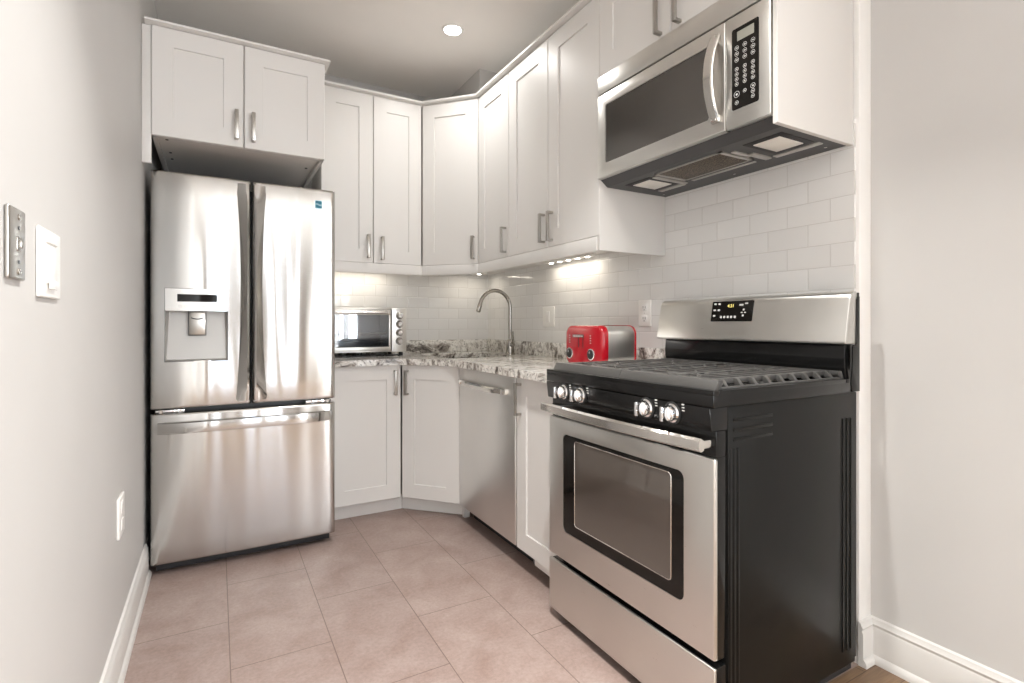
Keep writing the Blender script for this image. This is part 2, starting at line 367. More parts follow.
# tall panel beside the refrigerator, carrying it up to the cabinet above
tag(obj('side_panel', box(BM(), .5245, .5355, 2.96, WALL_B-.01, 0, UZ0-.002, .001), M['cabside']), 'tall white end panel standing right behind the refrigerator', 'panel')
# back wall pair
r = thing('wall_cabinet', 'tall white two-door cabinet on the back wall above the toaster oven', 'cabinet', (.85, 3.4, UZ0))
obj('body', box(BM(), .537, 1.155, UB+.0215, WALL_B-.005, UZ0, UZ1), M['cabside'], r)
hung_door(r, (.537, UB, UZ0), 0, 0, .306-G, UZ1-UZ0, .306-.032, .028)
hung_door(r, (.537, UB, UZ0), 0, .306+G, .313-2*G, UZ1-UZ0, .052, .020)
# diagonal corner
dx, dy = UR-UX1, UDY-UB; DW_ = math.hypot(dx, dy); DA = math.atan2(dy, dx)
r = thing('wall_cabinet', 'white single-door corner cabinet set diagonally above the sink', 'cabinet', (1.45, 3.3, UZ0))
nx, ny = -dy/DW_, dx/DW_                         # pointing into the cabinet
bm = BM(); prism(bm, [(UX1+.0005+nx*.0215, UB+ny*.0215), (UR+nx*.0215, UDY+.0005+ny*.0215), (TR-.002, UDY+.012), (TR-.002, TB-.002), (UX1+.006, TB-.002)], UZ0, UZ1, 'Z')
obj('body', bm, M['cabside'], r)
hung_door(r, (UX1+.001, UB-.001, UZ0), DA, G, DW_-2*G, UZ1-UZ0, DW_-.035, .028)
# right wall
r = thing('wall_cabinet', 'narrow white single-door cabinet on the right wall next to the corner cabinet', 'cabinet', (1.62, 2.76, UZ0))
obj('body', box(BM(), UR+.0215, TR-.002, 2.565, UDY+.008, UZ0, UZ1), M['cabside'], r)
hung_door(r, (UR, UDY-.002, UZ0), RIGHT, 0, UDY-.002-2.563-G, UZ1-UZ0, UDY-2.565-.036, .025)
r = thing('wall_cabinet', 'white two-door cabinet on the right wall beside the microwave', 'cabinet', (1.62, 2.16, UZ0))
bm = BM(); box(bm, UR+.0215, TR-.002, 1.780, 2.561, UZ0, UZ1); box(bm, UR+.001, TR-.002, 1.764, 1.780, 1.425, UZ1, .001)
obj('body', bm, M['cabside'], r)
hung_door(r, (UR, 2.563, UZ0), RIGHT, G, .399-2*G, UZ1-UZ0, .399-.036, .025)
hung_door(r, (UR, 2.563, UZ0), RIGHT, .399+G, .399-G, UZ1-UZ0, .036, .025)
# above the microwave
r = thing('wall_cabinet', 'short white two-door cabinet directly above the microwave', 'cabinet', (1.6, 1.36, 2.155))
bm = BM(); box(bm, UR+.0215, TR-.002, .961, 1.7625, 2.158, UZ1); obj('body', bm, M['cabside'], r)
hung_door(r, (UR, 1.7625, 2.158), RIGHT, 0, .399, UZ1-2.158, .399-.046, .012, ln=.15)
hung_door(r, (UR, 1.7625, 2.158), RIGHT, .402, .398, UZ1-2.158, .042, .012, ln=.15)
tag(obj('side_panel', box(BM(), UR-.008, TR-.001, .943, .959, 1.694, UZ1, .0012), M['cabside']), 'white end panel covering the near side of the microwave', 'panel')

def offset_path(pts, d):
    out = []
    P = [Vector(p) for p in pts]
    for i, p in enumerate(P):
        ns = []
        if i > 0: t = (P[i]-P[i-1]).normalized(); ns.append(Vector((t.y, -t.x)))
        if i < len(P)-1: t = (P[i+1]-P[i]).normalized(); ns.append(Vector((t.y, -t.x)))
        if len(ns) == 1: out.append(p+ns[0]*d)
        else:
            b = (ns[0]+ns[1]).normalized(); out.append(p + b*(d/b.dot(ns[0])))
    return out
def sweep(bm, path, prof_):                      # prof: (outward, z) closed; path in plan
    secs = []
    rows = [offset_path(path, d) for d, z in prof_]
    for i in range(len(path)): secs.append([(rows[j][i].x, rows[j][i].y, prof_[j][1]) for j in range(len(prof_))])
    return loft(bm, secs)
path = [(.480, UB), (UX1, UB), (UR, UDY), (UR, .9445)]
bm = BM(); sweep(bm, path, [(-.06, UZ1+.001), (-.008, UZ1+.001), (-.008, UZ1+.008), (.010, UZ1+.009), (.022, UZ1+.011), (.024, UZ1+.013), (.024, UZ1+.023), (-.06, UZ1+.023)])
tag(obj('crown_moulding', bm, M['cab']), 'long white crown strip running along the tops of the tall cabinets', 'moulding')
path = [(.537, UB), (UX1, UB), (UR, UDY), (UR, 1.781)]
bm = BM(); sweep(bm, path, [(-.018, 1.425), (0, 1.425), (.002, 1.43), (.002, 1.478), (-.002, UZ0-.001), (-.018, UZ0-.001)])
tag(obj('light_rail', bm, M['cab']), 'white light rail strip along the bottoms of the tall wall cabinets', 'moulding')

def led_bar(label, x0, x1, y0, y1, z, power, n, along):
    r = thing('under_cabinet_light', label, 'light', ((x0+x1)/2, (y0+y1)/2, z), 'slim lights under the wall cabinets')
    obj('housing', box(BM(), x0, x1, y0, y1, z, UZ0-.001, .002), M['plastic'], r)
    for i in range(n):
        t = (i+.5)/n
        c = (x0+(x1-x0)*t, (y0+y1)/2) if along == 'X' else ((x0+x1)/2, y0+(y1-y0)*t)
        obj('led_lens', cyl(BM(), (c[0], c[1], z-.001), .013, .004, seg=16), M['led'], r)
    a = area_light('under_cabinet_lamp', ((x0+x1)/2, (y0+y1)/2, z-.006), (0, 0, 0), max(x1-x0, .02), max(y1-y0, .02), power, (1, .90, .76))
    return r
led_bar('slim light strip under the two-door cabinet beside the microwave', 1.725, 1.765, 2.22, 2.66, 1.474, .8, 5, 'Y')
led_bar('slim light strip under the back-wall cabinet above the toaster oven', .60, 1.02, 3.47, 3.51, 1.474, .7, 5, 'X')
led_bar('small light strip under the diagonal corner cabinet', 1.50, 1.72, 3.42, 3.46, 1.474, .4, 2, 'X')

# base units
BZ0, BZ1 = .093, .871
r = thing('base_cabinet', 'white single-door base cabinet under the toaster oven', 'cabinet', (.74, 3.3, 0))
bm = BM(); box(bm, .538, .945, 3.0225, TB, BZ0, BZ1); obj('body', bm, M['cabside'], r)
hung_door(r, (.538, 3.001, BZ0), 0, 0, .406-G, BZ1-BZ0, .406-.037, .604, ln=.145)
obj('kick_board', box(BM(), .538, .972, 3.075, 3.09, 0, BZ0-.002), M['white'], r)
ex, ey = 1.192-.945, 2.722-3.001; EW = math.hypot(ex, ey); EA = math.atan2(ey, ex); enx, eny = -ey/EW, ex/EW
r = thing('base_cabinet', 'white corner base cabinet with a diagonal door beside the dishwasher', 'cabinet', (1.4, 3.2, 0))
bm = BM(); prism(bm, [(.947+enx*.0225, 3.003+eny*.0225), (1.190+enx*.0225, 2.728+eny*.0225), (TR-.001, 2.742), (TR-.001, TB-.001), (.9475, TB-.001)], BZ0, .70, 'Z')
obj('body', bm, M['cabside'], r)
hung_door(r, (.947, 3.000, BZ0), EA, G, EW-2*G, BZ1-BZ0, .038, .604, ln=.145)
bm = BM(); q = .075; prism(bm, [(.974, 3.076), (1.256, 2.792), (1.267, 2.803), (.985, 3.087)], 0, BZ0-.002, 'Z'); obj('kick_board', bm, M['white'], r)
obj('foot', box(BM(), 1.235, 1.27, 2.745, 2.775, 0, BZ0, .003), M['white'], r)
r = thing('base_cabinet', 'narrow white base cabinet squeezed between dishwasher and range', 'cabinet', (1.5, 1.88, 0))
bm = BM(); box(bm, 1.2135, TR-.002, 1.70, 2.072, BZ0, BZ1); box(bm, 1.205, 1.215, 1.70, 1.936, .060, BZ0+.001); obj('body', bm, M['cabside'], r)
hung_door(r, (1.192, 2.072, BZ0), RIGHT, 0, .372, BZ1-BZ0, .036, .606, ln=.145)
obj('kick_board', box(BM(), 1.28, 1.295, 1.70, 2.072, 0, BZ0-.001), M['fbody'], r, 'kick board darkened as toe shadow')  # dark board colour stands in for shade in the toe recess

# dishwasher
r = thing('dishwasher', 'stainless steel dishwasher with a bowed bar handle under the counter', 'dishwasher', (1.5, 2.4, 0))
obj('body', box(BM(), 1.225, TR-.01, 2.08, 2.724, .10, .865), M['fbody'], r)
d = obj('door', box(BM(), 1.192, 1.224, 2.083, 2.722, .093, .866, .005, 3), M['steel_dw'], r)
bm = BM(); n = 14; secs = []
for i in range(n+1):
    t = i/n; y = 2.165+(2.672-2.165)*t; b = 1-(2*t-1)**4; x = 1.187-.034*b; z = .790
    secs.append([(x-.006, y, z-.012), (x+.007, y, z-.014), (x+.007, y, z+.012), (x-.004, y, z+.014), (x-.009, y, z+.006)])
loft(bm, secs); 
for y0 in (2.160, 2.655): box(bm, 1.165, 1.195, y0, y0+.022, .777, .803, .003)
obj('handle', bm, M['polish'], d)
obj('kick_plate', box(BM(), 1.285, 1.30, 2.085, 2.722, 0, .098), M['dark'], r)

# counter with sink cut-out
def slab_with_hole(outer, holes, z0, z1):
    bm = BM(); es = []
    for loop in [outer]+holes:
        vs_ = [bm.verts.new((x, y, z1)) for x, y in loop]; es += [bm.edges.new((vs_[i], vs_[(i+1) % len(vs_)])) for i in range(len(vs_))]
    f = bmesh.ops.triangle_fill(bm, use_beauty=True, use_dissolve=False, edges=es)
    fs = [g for g in f['geom'] if isinstance(g, bmesh.types.BMFace)]
    for q in fs:
        q.normal_update()
        if q.normal.z < 0: q.normal_flip()
    ret = bmesh.ops.extrude_face_region(bm, geom=fs)
    bmesh.ops.translate(bm, verts=[v_ for v_ in ret['geom'] if isinstance(v_, bmesh.types.BMVert)], vec=(0, 0, z0-z1))
    return bm
CT = .908
outer = [(.537, TB-.001), (.537, 2.968), (.925, 2.968), (.955, 2.955), (1.125, 2.765), (1.150, 2.700), (1.158, 1.695), (TR-.001, 1.695), (TR-.001, TB-.001)]
hole = rrect(1.20, 1.655, 2.86, 3.43, .05)
r = thing('countertop', 'speckled grey granite worktop wrapping the corner with a low splash lip', 'countertop', (1.3, 2.9, .872))
obj('slab', slab_with_hole(outer, [hole], .8725, CT), M['granite'], r)
bm = BM(); box(bm, .537, TR-.022, TB-.021, TB-.001, CT+.0002, .996, .002); box(bm, TR-.021, TR-.001, 1.715, TB-.001, CT+.0002, .996, .002)
obj('splash_lip', bm, M['granite'], r)
r = thing('sink', 'undermount steel sink bowl sunk into the granite below the faucet', 'sink', (1.415, 3.14, .71))
secs = []
for d0, z, rr in ((.012, .8715, .06), (.004, .8715, .06), (-.006, .86, .06), (-.014, .74, .07), (-.05, .712, .06), (-.19, .708, .01)):
    secs.append([(x, y, z) for x, y in rrect(1.20-d0, 1.655+d0, 2.86-d0, 3.43+d0, rr)])
bm = BM(); R_ = [[bm.verts.new(p) for p in s] for s in secs]; n = len(R_[0])
for a, b in zip(R_, R_[1:]):
    for i in range(n): bm.faces.new((a[i], a[(i+1) % n], b[(i+1) % n], b[i]))
bm.faces.new(R_[-1]); obj('bowl', bm, M['tapmetal'], r)
obj('drain', lathe(BM(), [(.001, .0), (.045, 0), (.045, .004), (.036, .006), (.034, .002), (.001, .002)], (1.415, 3.14, .7085)), M['chrome'], r)

# faucet
FX, FY = 1.728, 3.09
r = thing('faucet', 'tall gooseneck kitchen faucet in brushed nickel standing behind the sink', 'faucet', (FX, FY, CT+.0005))
obj('base', lathe(BM(), [(.034, 0), (.034, .006), (.029, .010), (.027, .05), (.027, .088), (.022, .096), (.015, .10), (.005, .10)], (FX, FY, CT+.0005)), M['tapmetal'], r)
pts = [(FX, FY, CT+.095), (FX, FY, 1.15), (FX, FY, 1.220)]
rad = .113; zc = 1.220; cx = FX-rad
for i in range(1, 17):
    a = pi*i/16*.90; pts.append((cx+rad*cos(a), FY, zc+rad*sin(a)))
lx, lz = pts[-1][0], pts[-1][2]; a = pi*.90
pts.append((lx-.006, FY, lz-.019));  
obj('spout', tube(BM(), pts, .0125, 16), M['tapmetal'], r)
ex2, ez2 = pts[-1][0], pts[-1][2]
obj('spray_head', tube(BM(), [(ex2+.004, FY, ez2+.012), (ex2-.001, FY, ez2-.004), (ex2-.013, FY, ez2-.042), (ex2-.0146, FY, ez2-.047)], [.0125, .0150, .0155, .012], 16), M['tapmetal'], r)
bm = BM(); tube(bm, [(FX, FY-.018, .972), (FX, FY-.040, .974)], [.016, .015], 14); tube(bm, [(FX, FY-.036, .974), (FX-.004, FY-.050, .998), (FX-.012, FY-.058, 1.062)], [.006, .0065, .005], 10)
obj('lever', bm, M['tapmetal'], r)

# ------------------------------------------------------------------ refrigerator
FX0, FX1, FY_ = -.251, .523, 2.743
def front_plate(us, vs_, fy, yb, hole=None, place=lambda u, y, v_: (u, y, v_)):
    """curved front y = fy(u, v) over a grid, closed by sides and a back; hole = (u0, u1, v0, v1) is left open"""
    bm = BM(); F = [[bm.verts.new(place(u, fy(u, v_), v_)) for u in us] for v_ in vs_]
    B = [[bm.verts.new(place(u, yb, v_)) for u in us] for v_ in vs_]
    nu, nv = len(us), len(vs_)
    for j in range(nv-1):
        for i in range(nu-1):
            inh = hole and us[i] >= hole[0]-1e-6 and us[i+1] <= hole[1]+1e-6 and vs_[j] >= hole[2]-1e-6 and vs_[j+1] <= hole[3]+1e-6
            if not inh: bm.faces.new((F[j][i], F[j][i+1], F[j+1][i+1], F[j+1][i]))
            bm.faces.new((B[j][i+1], B[j][i], B[j+1][i], B[j+1][i+1]))
    for j in range(nv-1):
        bm.faces.new((F[j][0], F[j+1][0], B[j+1][0], B[j][0])); bm.faces.new((F[j+1][-1], F[j][-1], B[j][-1], B[j+1][-1]))
    for i in range(nu-1):
        bm.faces.new((F[0][i+1], F[0][i], B[0][i], B[0][i+1])); bm.faces.new((F[-1][i], F[-1][i+1], B[-1][i+1], B[-1][i]))
    return bm
def soft(d, r_): return 0 if d >= r_ else r_ - math.sqrt(max(0, r_*r_-(r_-d)**2))
def grid_vals(a, b, n, r_, extra=()):
    v_ = {a, b, a+r_*.12, a+r_*.4, a+r_, b-r_*.12, b-r_*.4, b-r_}
    for i in range(1, n): v_.add(a+(b-a)*i/n)
    v_ = [q for q in v_ if all(abs(q-e) > 1e-4 for e in extra)] + list(extra)
    return sorted(v_)
r = thing('refrigerator', 'stainless steel french-door refrigerator with bottom freezer drawer', 'refrigerator', (.134, 3.1, 0))
bm = BM(); box(bm, -.243, .511, 2.83, 3.52, .03, 1.752, .004)
obj('body', bm, M['fbody'], r)
obj('kick_grille', box(BM(), -.235, .503, 2.80, 2.835, .012, .052, .003), M['dark'], r)
for x in (-.21, .478): obj('foot', cyl(BM(), (x, 2.86, .0152), .02, .03, seg=18), M['rubber'], r)
def door_y(x0, x1, z0, z1, bulge):
    xc, hw = (x0+x1)/2, (x1-x0)/2
    return lambda x, z: FY_ + .004 + bulge*((x-xc)/hw)**2 + soft(min(x-x0, x1-x), .010) + soft(min(z-z0, z1-z), .010)
HOLE = (-.197, .044, .945, 1.168)
dl = (FX0, .1395, .735, 1.784)
bm = front_plate(grid_vals(dl[0], dl[1], 16, .012, HOLE[:2]), grid_vals(dl[2], dl[3], 10, .012, HOLE[2:]), door_y(*dl, .005), 2.822, HOLE)
left = obj('left_door', bm, M['steel_f'], r, angle=50)
dr = (.1475, FX1, .735, 1.784)
bm = front_plate(grid_vals(dr[0], dr[1], 16, .012), grid_vals(dr[2], dr[3], 10, .012), door_y(*dr, .005), 2.822)
right = obj('right_door', bm, M['steel_f'], r, angle=50)
def bow_handle(seam, outer, sgn, y_at):
    secs = []; n = 22; z0, z1 = .752, 1.766
    for i in range(n+1):
        t = i/n; z = z0+(z1-z0)*t; s_ = max(.02, 1-abs(2*t-1)**5); wd = .052-.012*s_*(1-abs(t-.55)) + .012*(abs(2*t-1)**3)
        yo = y_at(seam-sgn*(wd+.006), z)
        xo = seam-sgn*wd; yi = FY_-.020*s_
        secs.append([(xo, yo+.002, z), (xo+sgn*wd*.25, yo-.012*s_, z), (seam-sgn*.012, yi-.004*s_, z), (seam-sgn*.004, yi, z), (seam, yi+.010, z), (seam, 2.80, z), (xo, 2.80, z)])
    return loft(BM(), secs)
obj('handle', bow_handle(.1365, 0, 1, door_y(*dl, .005)), M['steel_f'], left)
obj('handle', bow_handle(.1505, 0, -1, door_y(*dr, .005)), M['steel_f'], right)
# sticker on the right door
yy = door_y(*dr, .005)(.443, 1.70)
b_ = obj('sticker', prism(BM(), rrect(.4245, .4605, 1.684, 1.726, .006), yy-.0012, yy+.004, 'Y'), M['tealpale'], right, 'small pale teal square sticker')
obj('print', prism(BM(), rrect(.4275, .4575, 1.687, 1.723, .004), yy-.0018, yy, 'Y'), M['teal'], b_)
for k_, zz in enumerate((1.692, 1.703, 1.7145)):
    pts_ = [(.4285+.028*i/10, zz+.0028*sin(i/10*2*pi)) for i in range(11)]
    prism_pts = pts_ + [(x, z+.0036) for x, z in reversed(pts_)]
    obj('wave_mark', prism(BM(), prism_pts, yy-.0023, yy-.001, 'Y'), M['tealdark'] if k_ != 1 else M['tealpale'], b_)
# water dispenser let into the left door
dyf = lambda x: FY_+.004+.005*((x-(dl[0]+dl[1])/2)/((dl[1]-dl[0])/2))**2
bm = BM(); x0, x1, z0, z1 = HOLE; yb = 2.800
F = [bm.verts.new(p) for p in ((x0, dyf(x0), z0), (x1, dyf(x1), z0), (x1, dyf(x1), z1), (x0, dyf(x0), z1))]
Bk = [bm.verts.new(p) for p in ((x0+.004, yb-.028, z0+.006), (x1-.004, yb-.028, z0+.006), (x1-.012, yb, z1), (x0+.012, yb, z1))]
for i in range(4): bm.faces.new((F[i], F[(i+1) % 4], Bk[(i+1) % 4], Bk[i]))
bm.faces.new(Bk)
obj('dispenser_recess', bm, M['recess'], left)
bm = BM(); prism(bm, [(-.1095, 1.060), (-.0435, 1.060), (-.0435, 1.165), (-.1095, 1.165)], 2.768, 2.785, 'Y', .003)
pd = obj('dispenser_paddle', bm, M['nickel'], left)
bm = BM(); tube(bm, [(-.101+.049*i/12, 2.766, 1.138-.006*sin(pi*i/12)) for i in range(13)], .0022, 8); obj('spout_lip', bm, M['charcoal'], pd)
bm = BM()
for a, b, c, d in ((-.1115, -.1095, 1.058, 1.168), (-.0435, -.0415, 1.058, 1.168), (-.1115, -.0415, 1.058, 1.0605)): box(bm, a, b, 2.766, 2.785, c, d)
obj('paddle_frame', bm, M['charcoal'], pd)
xsn = [x0-.0005+(x1-x0+.001)*i/8 for i in range(9)]
bm = front_plate(xsn, [1.1685, 1.267], lambda x, z: dyf(x)-.003, 2.79)
cp = obj('dispenser_panel', bm, M['polish'], left, 'mirror-bright control panel above the dispenser')
bm = front_plate([-.152+.154*i/6 for i in range(7)], [1.209, 1.2425], lambda x, z: dyf(x)-.0042, 2.78); obj('display', bm, M['glassblack'], cp)
bm = BM()
for i in range(6): x = -.140+.022*i; y = dyf(x)-.0036; tube(bm, [(x+.0065*cos(2*pi*j/12), y, 1.189+.0055*sin(2*pi*j/12)) for j in range(13)], .0007, 6, False)
obj('button_print', bm, M['greyprint'], cp)
bm = BM()
for a, b, c, d in ((x0-.002, x1+.002, 1.2672, 1.2690), (x0-.002, x1+.002, z0-.003, z0), (x0-.002, x0, z0, 1.268), (x1, x1+.002, z0, 1.268)):
    front = [dyf(a), dyf(b)]
    box(bm, a, b, min(front)-.0012, max(front)+.004, c, d)
obj('dispenser_frame', bm, M['charcoal'], left)
# freezer drawer
fz = (FX0, FX1, .052, .714)
fy_ = door_y(*fz, .008)
bm = front_plate(grid_vals(fz[0], fz[1], 24, .012), grid_vals(fz[2], fz[3], 8, .012), fy_, 2.822)
fr = obj('freezer_drawer', bm, M['steel_f'], r, angle=50)
secs = []; n = 24
for i in range(n+1):
    t = i/n; x = -.226+.724*t; s_ = 1-abs(2*t-1)**6; y = 2.748-.030*s_
    yb2 = fy_(x, .4)
    secs.append([(x, y, .628), (x, y-.003*s_, .650), (x, y+.001, .672), (x, y+.008, .675), (x, min(yb2, y+.05)+.004, .662), (x, min(yb2, y+.05)+.004, .640), (x, y+.006, .6255)])
obj('handle', loft(BM(), secs), M['steel_f'], fr)
for a, b in ((-.235, -.125), (.385, .508)):
    bm = BM(); box(bm, a, b, 2.772, 2.825, .7165, .7285, .003); cyl(bm, (a+.02 if a < 0 else b-.02, 2.770, .7225), .008, .014, seg=14); obj('hinge', bm, M['chrome'], r)
for a, b in ((-.23, -.11), (.385, .50)):
    bm = BM(); box(bm, a, b, 2.785, 2.90, 1.7525, 1.775, .006); obj('hinge_cover', bm, M['charcoal'], r)

# ------------------------------------------------------------------ microwave
MX, MY0, MY1 = 1.409, .962, 1.7615
r = thing('microwave', 'stainless over-the-range microwave mounted above the black range', 'microwave', (1.6, 1.36, 1.69))
obj('body', box(BM(), MX+.032, TR-.004, MY0, MY1, 1.722, 2.154, .002), M['charcoal'], r)
obj('vent_strip', box(BM(), MX+.002, MX+.04, MY0, MY1, 2.078, 2.154, .003), M['steel'], r)
def frame_face(bm, x0, x1, y0, y1, z0, z1, h, rr, bev=.004):
    """slab x0..x1 with a rounded rectangular opening h=(y0,y1,z0,z1)"""
    seg = 6; ins = rrect(h[0], h[1], h[2], h[3], rr, seg); out = []
    for (y, z) in ins:                          # matching outer loop, four corners repeated
        out.append(None)
    cs = [(y1, z1), (y0, z1), (y0, z0), (y1, z0)]
    for c_ in range(4):
        for i in range(seg+1): out[c_*(seg+1)+i] = cs[c_]
    O0 = [bm.verts.new((x0, y, z)) for y, z in cs]; O1 = [bm.verts.new((x1, y, z)) for y, z in cs]
    I0 = [bm.verts.new((x0, y, z)) for y, z in ins]; I1 = [bm.verts.new((x1, y, z)) for y, z in ins]
    n = len(ins)
    for O, I in ((O0, I0), (O1, I1)):
        for i in range(n):
            a, b = i//(seg+1), ((i+1) % n)//(seg+1)
            if a == b: bm.faces.new((O[a], I[i], I[(i+1) % n]))
            else: bm.faces.new((O[a], I[i], I[(i+1) % n], O[b]))
    for i in range(n): bm.faces.new((I0[i], I0[(i+1) % n], I1[(i+1) % n], I1[i]))
    es = []
    for i in range(4):
        f = bm.faces.new((O0[i], O1[i], O1[(i+1) % 4], O0[(i+1) % 4]))
    if bev:
        es = [e for e in bm.edges if all(v_ in O0 for v_ in e.verts)]
        es += [e for e in bm.edges if (e.verts[0] in O0 and e.verts[1] in O1) or (e.verts[1] in O0 and e.verts[0] in O1)]
        bmesh.ops.bevel(bm, geom=es, offset=bev, segments=2, affect='EDGES', profile=.5)
    return bm
dm = obj('door', frame_face(BM(), MX, MX+.031, 1.118, MY1, 1.7235, 2.0715, (1.182, 1.708, 1.780, 2.021), .008), M['steel'], r)
obj('window', prism(BM(), rrect(1.1825, 1.7075, 1.7805, 2.0205, .008), MX+.003, MX+.012, 'X'), M['mwglass'], dm)
secs = []; n = 20
for i in range(n+1):
    t = i/n; z = 1.758+(2.038-1.758)*t; s_ = 1-(2*t-1)**2; x = MX-.012-.038*s_; w2 = .0135
    secs.append([(x, 1.150-w2, z), (x, 1.150+w2, z), (x+.006, 1.150+w2+.002, z), (x+.012, 1.150+w2, z), (x+.012, 1.150-w2, z), (x+.006, 1.150-w2-.002, z)])
bm = loft(BM(), secs); 
for z in (1.760, 2.012): box(bm, MX-.02, MX+.002, 1.140, 1.160, z, z+.024, .003)
obj('handle', bm, M['polish'], dm)
cpn = obj('control_panel', box(BM(), MX, MX+.031, MY0, 1.1165, 1.7235, 2.0715, .004), M['steel'], r)
kp = obj('keypad', prism(BM(), rrect(.999, 1.0925, 1.776, 2.028, .006), MX-.0012, MX+.004, 'X'), M['glassblack'], cpn)
obj('display', box(BM(), MX-.002, MX, 1.0145, 1.073, 1.986, 2.015), M['lcd'], kp)
def ring_bm(c, r_, thick=.0006): return tube(BM(), [(c[0], c[1]+r_*cos(2*pi*j/14), c[2]+r_*sin(2*pi*j/14)) for j in range(15)], thick, 5, False)
def disc_mark(c, r_): return cyl(BM(), c, r_, .0012, 'X', 14)
cols = (1.0745, 1.046, 1.018)
for ci, y in enumerate(cols):
    for k_ in range(3):
        z = 1.966-.0185*k_; q = obj('button', ring_bm((MX-.0018, y, z), .0066), M['print'], kp); obj('mark', box(BM(), MX-.0022, MX-.001, y-.0028, y+.0028, z-.0016, z+.0016), M['print'], q)
    for k_ in range(4):
        z = 1.900-.0155*k_; q = obj('button', ring_bm((MX-.0018, y, z), .0058), M['print'], kp); obj('mark', box(BM(), MX-.0022, MX-.001, y-.0016, y+.0016, z-.0022, z+.0022), M['print'], q)
for y, z, rr in ((1.0745, 1.822, .0095), (1.0745, 1.796, .006), (1.046, 1.824, .0055), (1.018, 1.828, .0075), (1.018, 1.812, .006), (1.018, 1.797, .0055)):
    q = obj('button', ring_bm((MX-.0018, y, z), rr), M['print'], kp); obj('mark', box(BM(), MX-.0022, MX-.001, y-rr*.3, y+rr*.3, z-rr*.3, z+rr*.3), M['print'], q)
# underside: tray, lamps, grease filter
bm = BM(); prism(bm, [(MX+.02, 1.7225), (MX+.055, 1.6965), (TR-.004, 1.6965), (TR-.004, 1.7225)], MY0, MY1, 'Y'); tray = obj('bottom_tray', bm, M['charcoal'], r)
def under(name, x0, x1, y0, y1, m_, dz=.003, bev=.001, par=tray): return obj(name, box(BM(), x0, x1, y0, y1, 1.6965-dz, 1.698, bev), m_, par)
fl = under('grease_filter', 1.50, 1.655, 1.215, 1.50, M['filter'], .003)
bm = BM()
for a in ((1.493, 1.50, 1.20, 1.515), (1.655, 1.662, 1.20, 1.515), (1.493, 1.662, 1.20, 1.215), (1.493, 1.662, 1.50, 1.515)): box(bm, a[0], a[1], a[2], a[3], 1.692, 1.698)
obj('filter_frame', bm, M['hoodmetal'], fl)
for y0, y1 in ((1.012, 1.105), (1.575, 1.672)):
    bz = under('lamp_bezel', 1.505, 1.675, y0-.022, y1+.022, M['dark'], .002); obj('lamp_lens', box(BM(), 1.528, 1.652, y0, y1, 1.6915, 1.6945, .001), M['hoodlens'], bz)
under('bracket', 1.69, 1.715, .985, 1.145, M['hoodmetal'], .004); under('bracket', 1.60, 1.70, 1.155, 1.178, M['hoodmetal'], .006); under('bracket', 1.53, 1.62, 1.175, 1.192, M['hoodmetal'], .005)
under('bracket', 1.69, 1.715, 1.555, 1.69, M['hoodmetal'], .004); under('bracket', 1.52, 1.70, 1.530, 1.552, M['hoodmetal'], .005); under('bracket', 1.685, 1.70, 1.215, 1.50, M['hoodmetal'], .003)
for y in (1.0, 1.35, 1.72): obj('screw', cyl(BM(), (1.755, y, 1.695), .005, .005, seg=12), M['chrome'], tray)

# ------------------------------------------------------------------ range
GX, GY0, GY1, GB = 1.107, .912, 1.668, 1.772
r = thing('range', 'black and stainless freestanding gas range with four chrome knobs', 'stove', (1.44, 1.29, 0))
obj('body', box(BM(), 1.158, GB, GY0+.004, GY1-.004, .035, .894, .003), M['bside'], r)
# pressed side panel with ribs, near side
bm = BM(); box(bm, 1.160, GB-.002, GY0, GY0+.0045, .055, .893, .001)
def rib(x0, x1, z0, z1): prism(bm, [(x0, z0), (x1, z0), (x1, z1), (x0, z1)], GY0-.0018, GY0+.001, 'Y', .0008)
for x in (1.165, 1.181, 1.197): rib(x, x+.008, .09, .782)
for x in (1.690, 1.712, 1.734): rib(x, x+.008, .09, .815)
for z in (.800, .826, .852): rib(1.180, 1.345, z, z+.009)
obj('side_panel', bm, M['bside'], r)
obj('base_skirt', box(BM(), 1.165, GB-.01, GY0+.012, GY1-.012, .012, .058), M['dark'], r)
for x in (1.2, 1.72):
    for y in (.95, 1.63): obj('levelling_foot', cyl(BM(), (x, y, .012), .016, .024, seg=16), M['rubber'], r)
# drawer
dw = obj('storage_drawer', box(BM(), GX, GX+.011, GY0-.001, GY1+.006, .033, .224, .004, 3), M['steel'], r)
obj('drawer_box', box(BM(), GX+.011, 1.157, GY0+.003, GY1, .036, .222, .002), M['black'], dw, 'black drawer sides')
# oven door
od = obj('oven_door', frame_face(BM(), GX, GX+.011, GY0-.001, GY1+.006, .244, .762, (1.012, 1.582, .350, .707), .022, .004), M['steel'], r)
wf = obj('window_frame', frame_face(BM(), GX+.002, GX+.010, 1.0122, 1.5818, .3502, .7068, (1.060, 1.514, .388, .691), .012, 0), M['glassblack'], od)
obj('window_glass', prism(BM(), rrect(1.0602, 1.5138, .3882, .6908, .012), GX+.003, GX+.009, 'X'), M['ovenglass'], wf, 'dark tinted glass')
bm = BM(); tube(bm, [(GX+.0022, y, z) for y, z in rrect(1.060, 1.514, .388, .691, .012)]+[(GX+.0022, 1.514, .679)], .0016, 6, False); obj('window_trim', bm, M['polish'], wf)
obj('door_core', box(BM(), GX+.0112, 1.157, GY0+.003, GY1, .240, .764, .002), M['black'], od, 'black door sides')
obj('front_strip', box(BM(), 1.118, 1.16, GY0+.003, GY1-.001, .764, .832, .002), M['black'], r, 'black strip behind the handle')
secs = []; n = 24
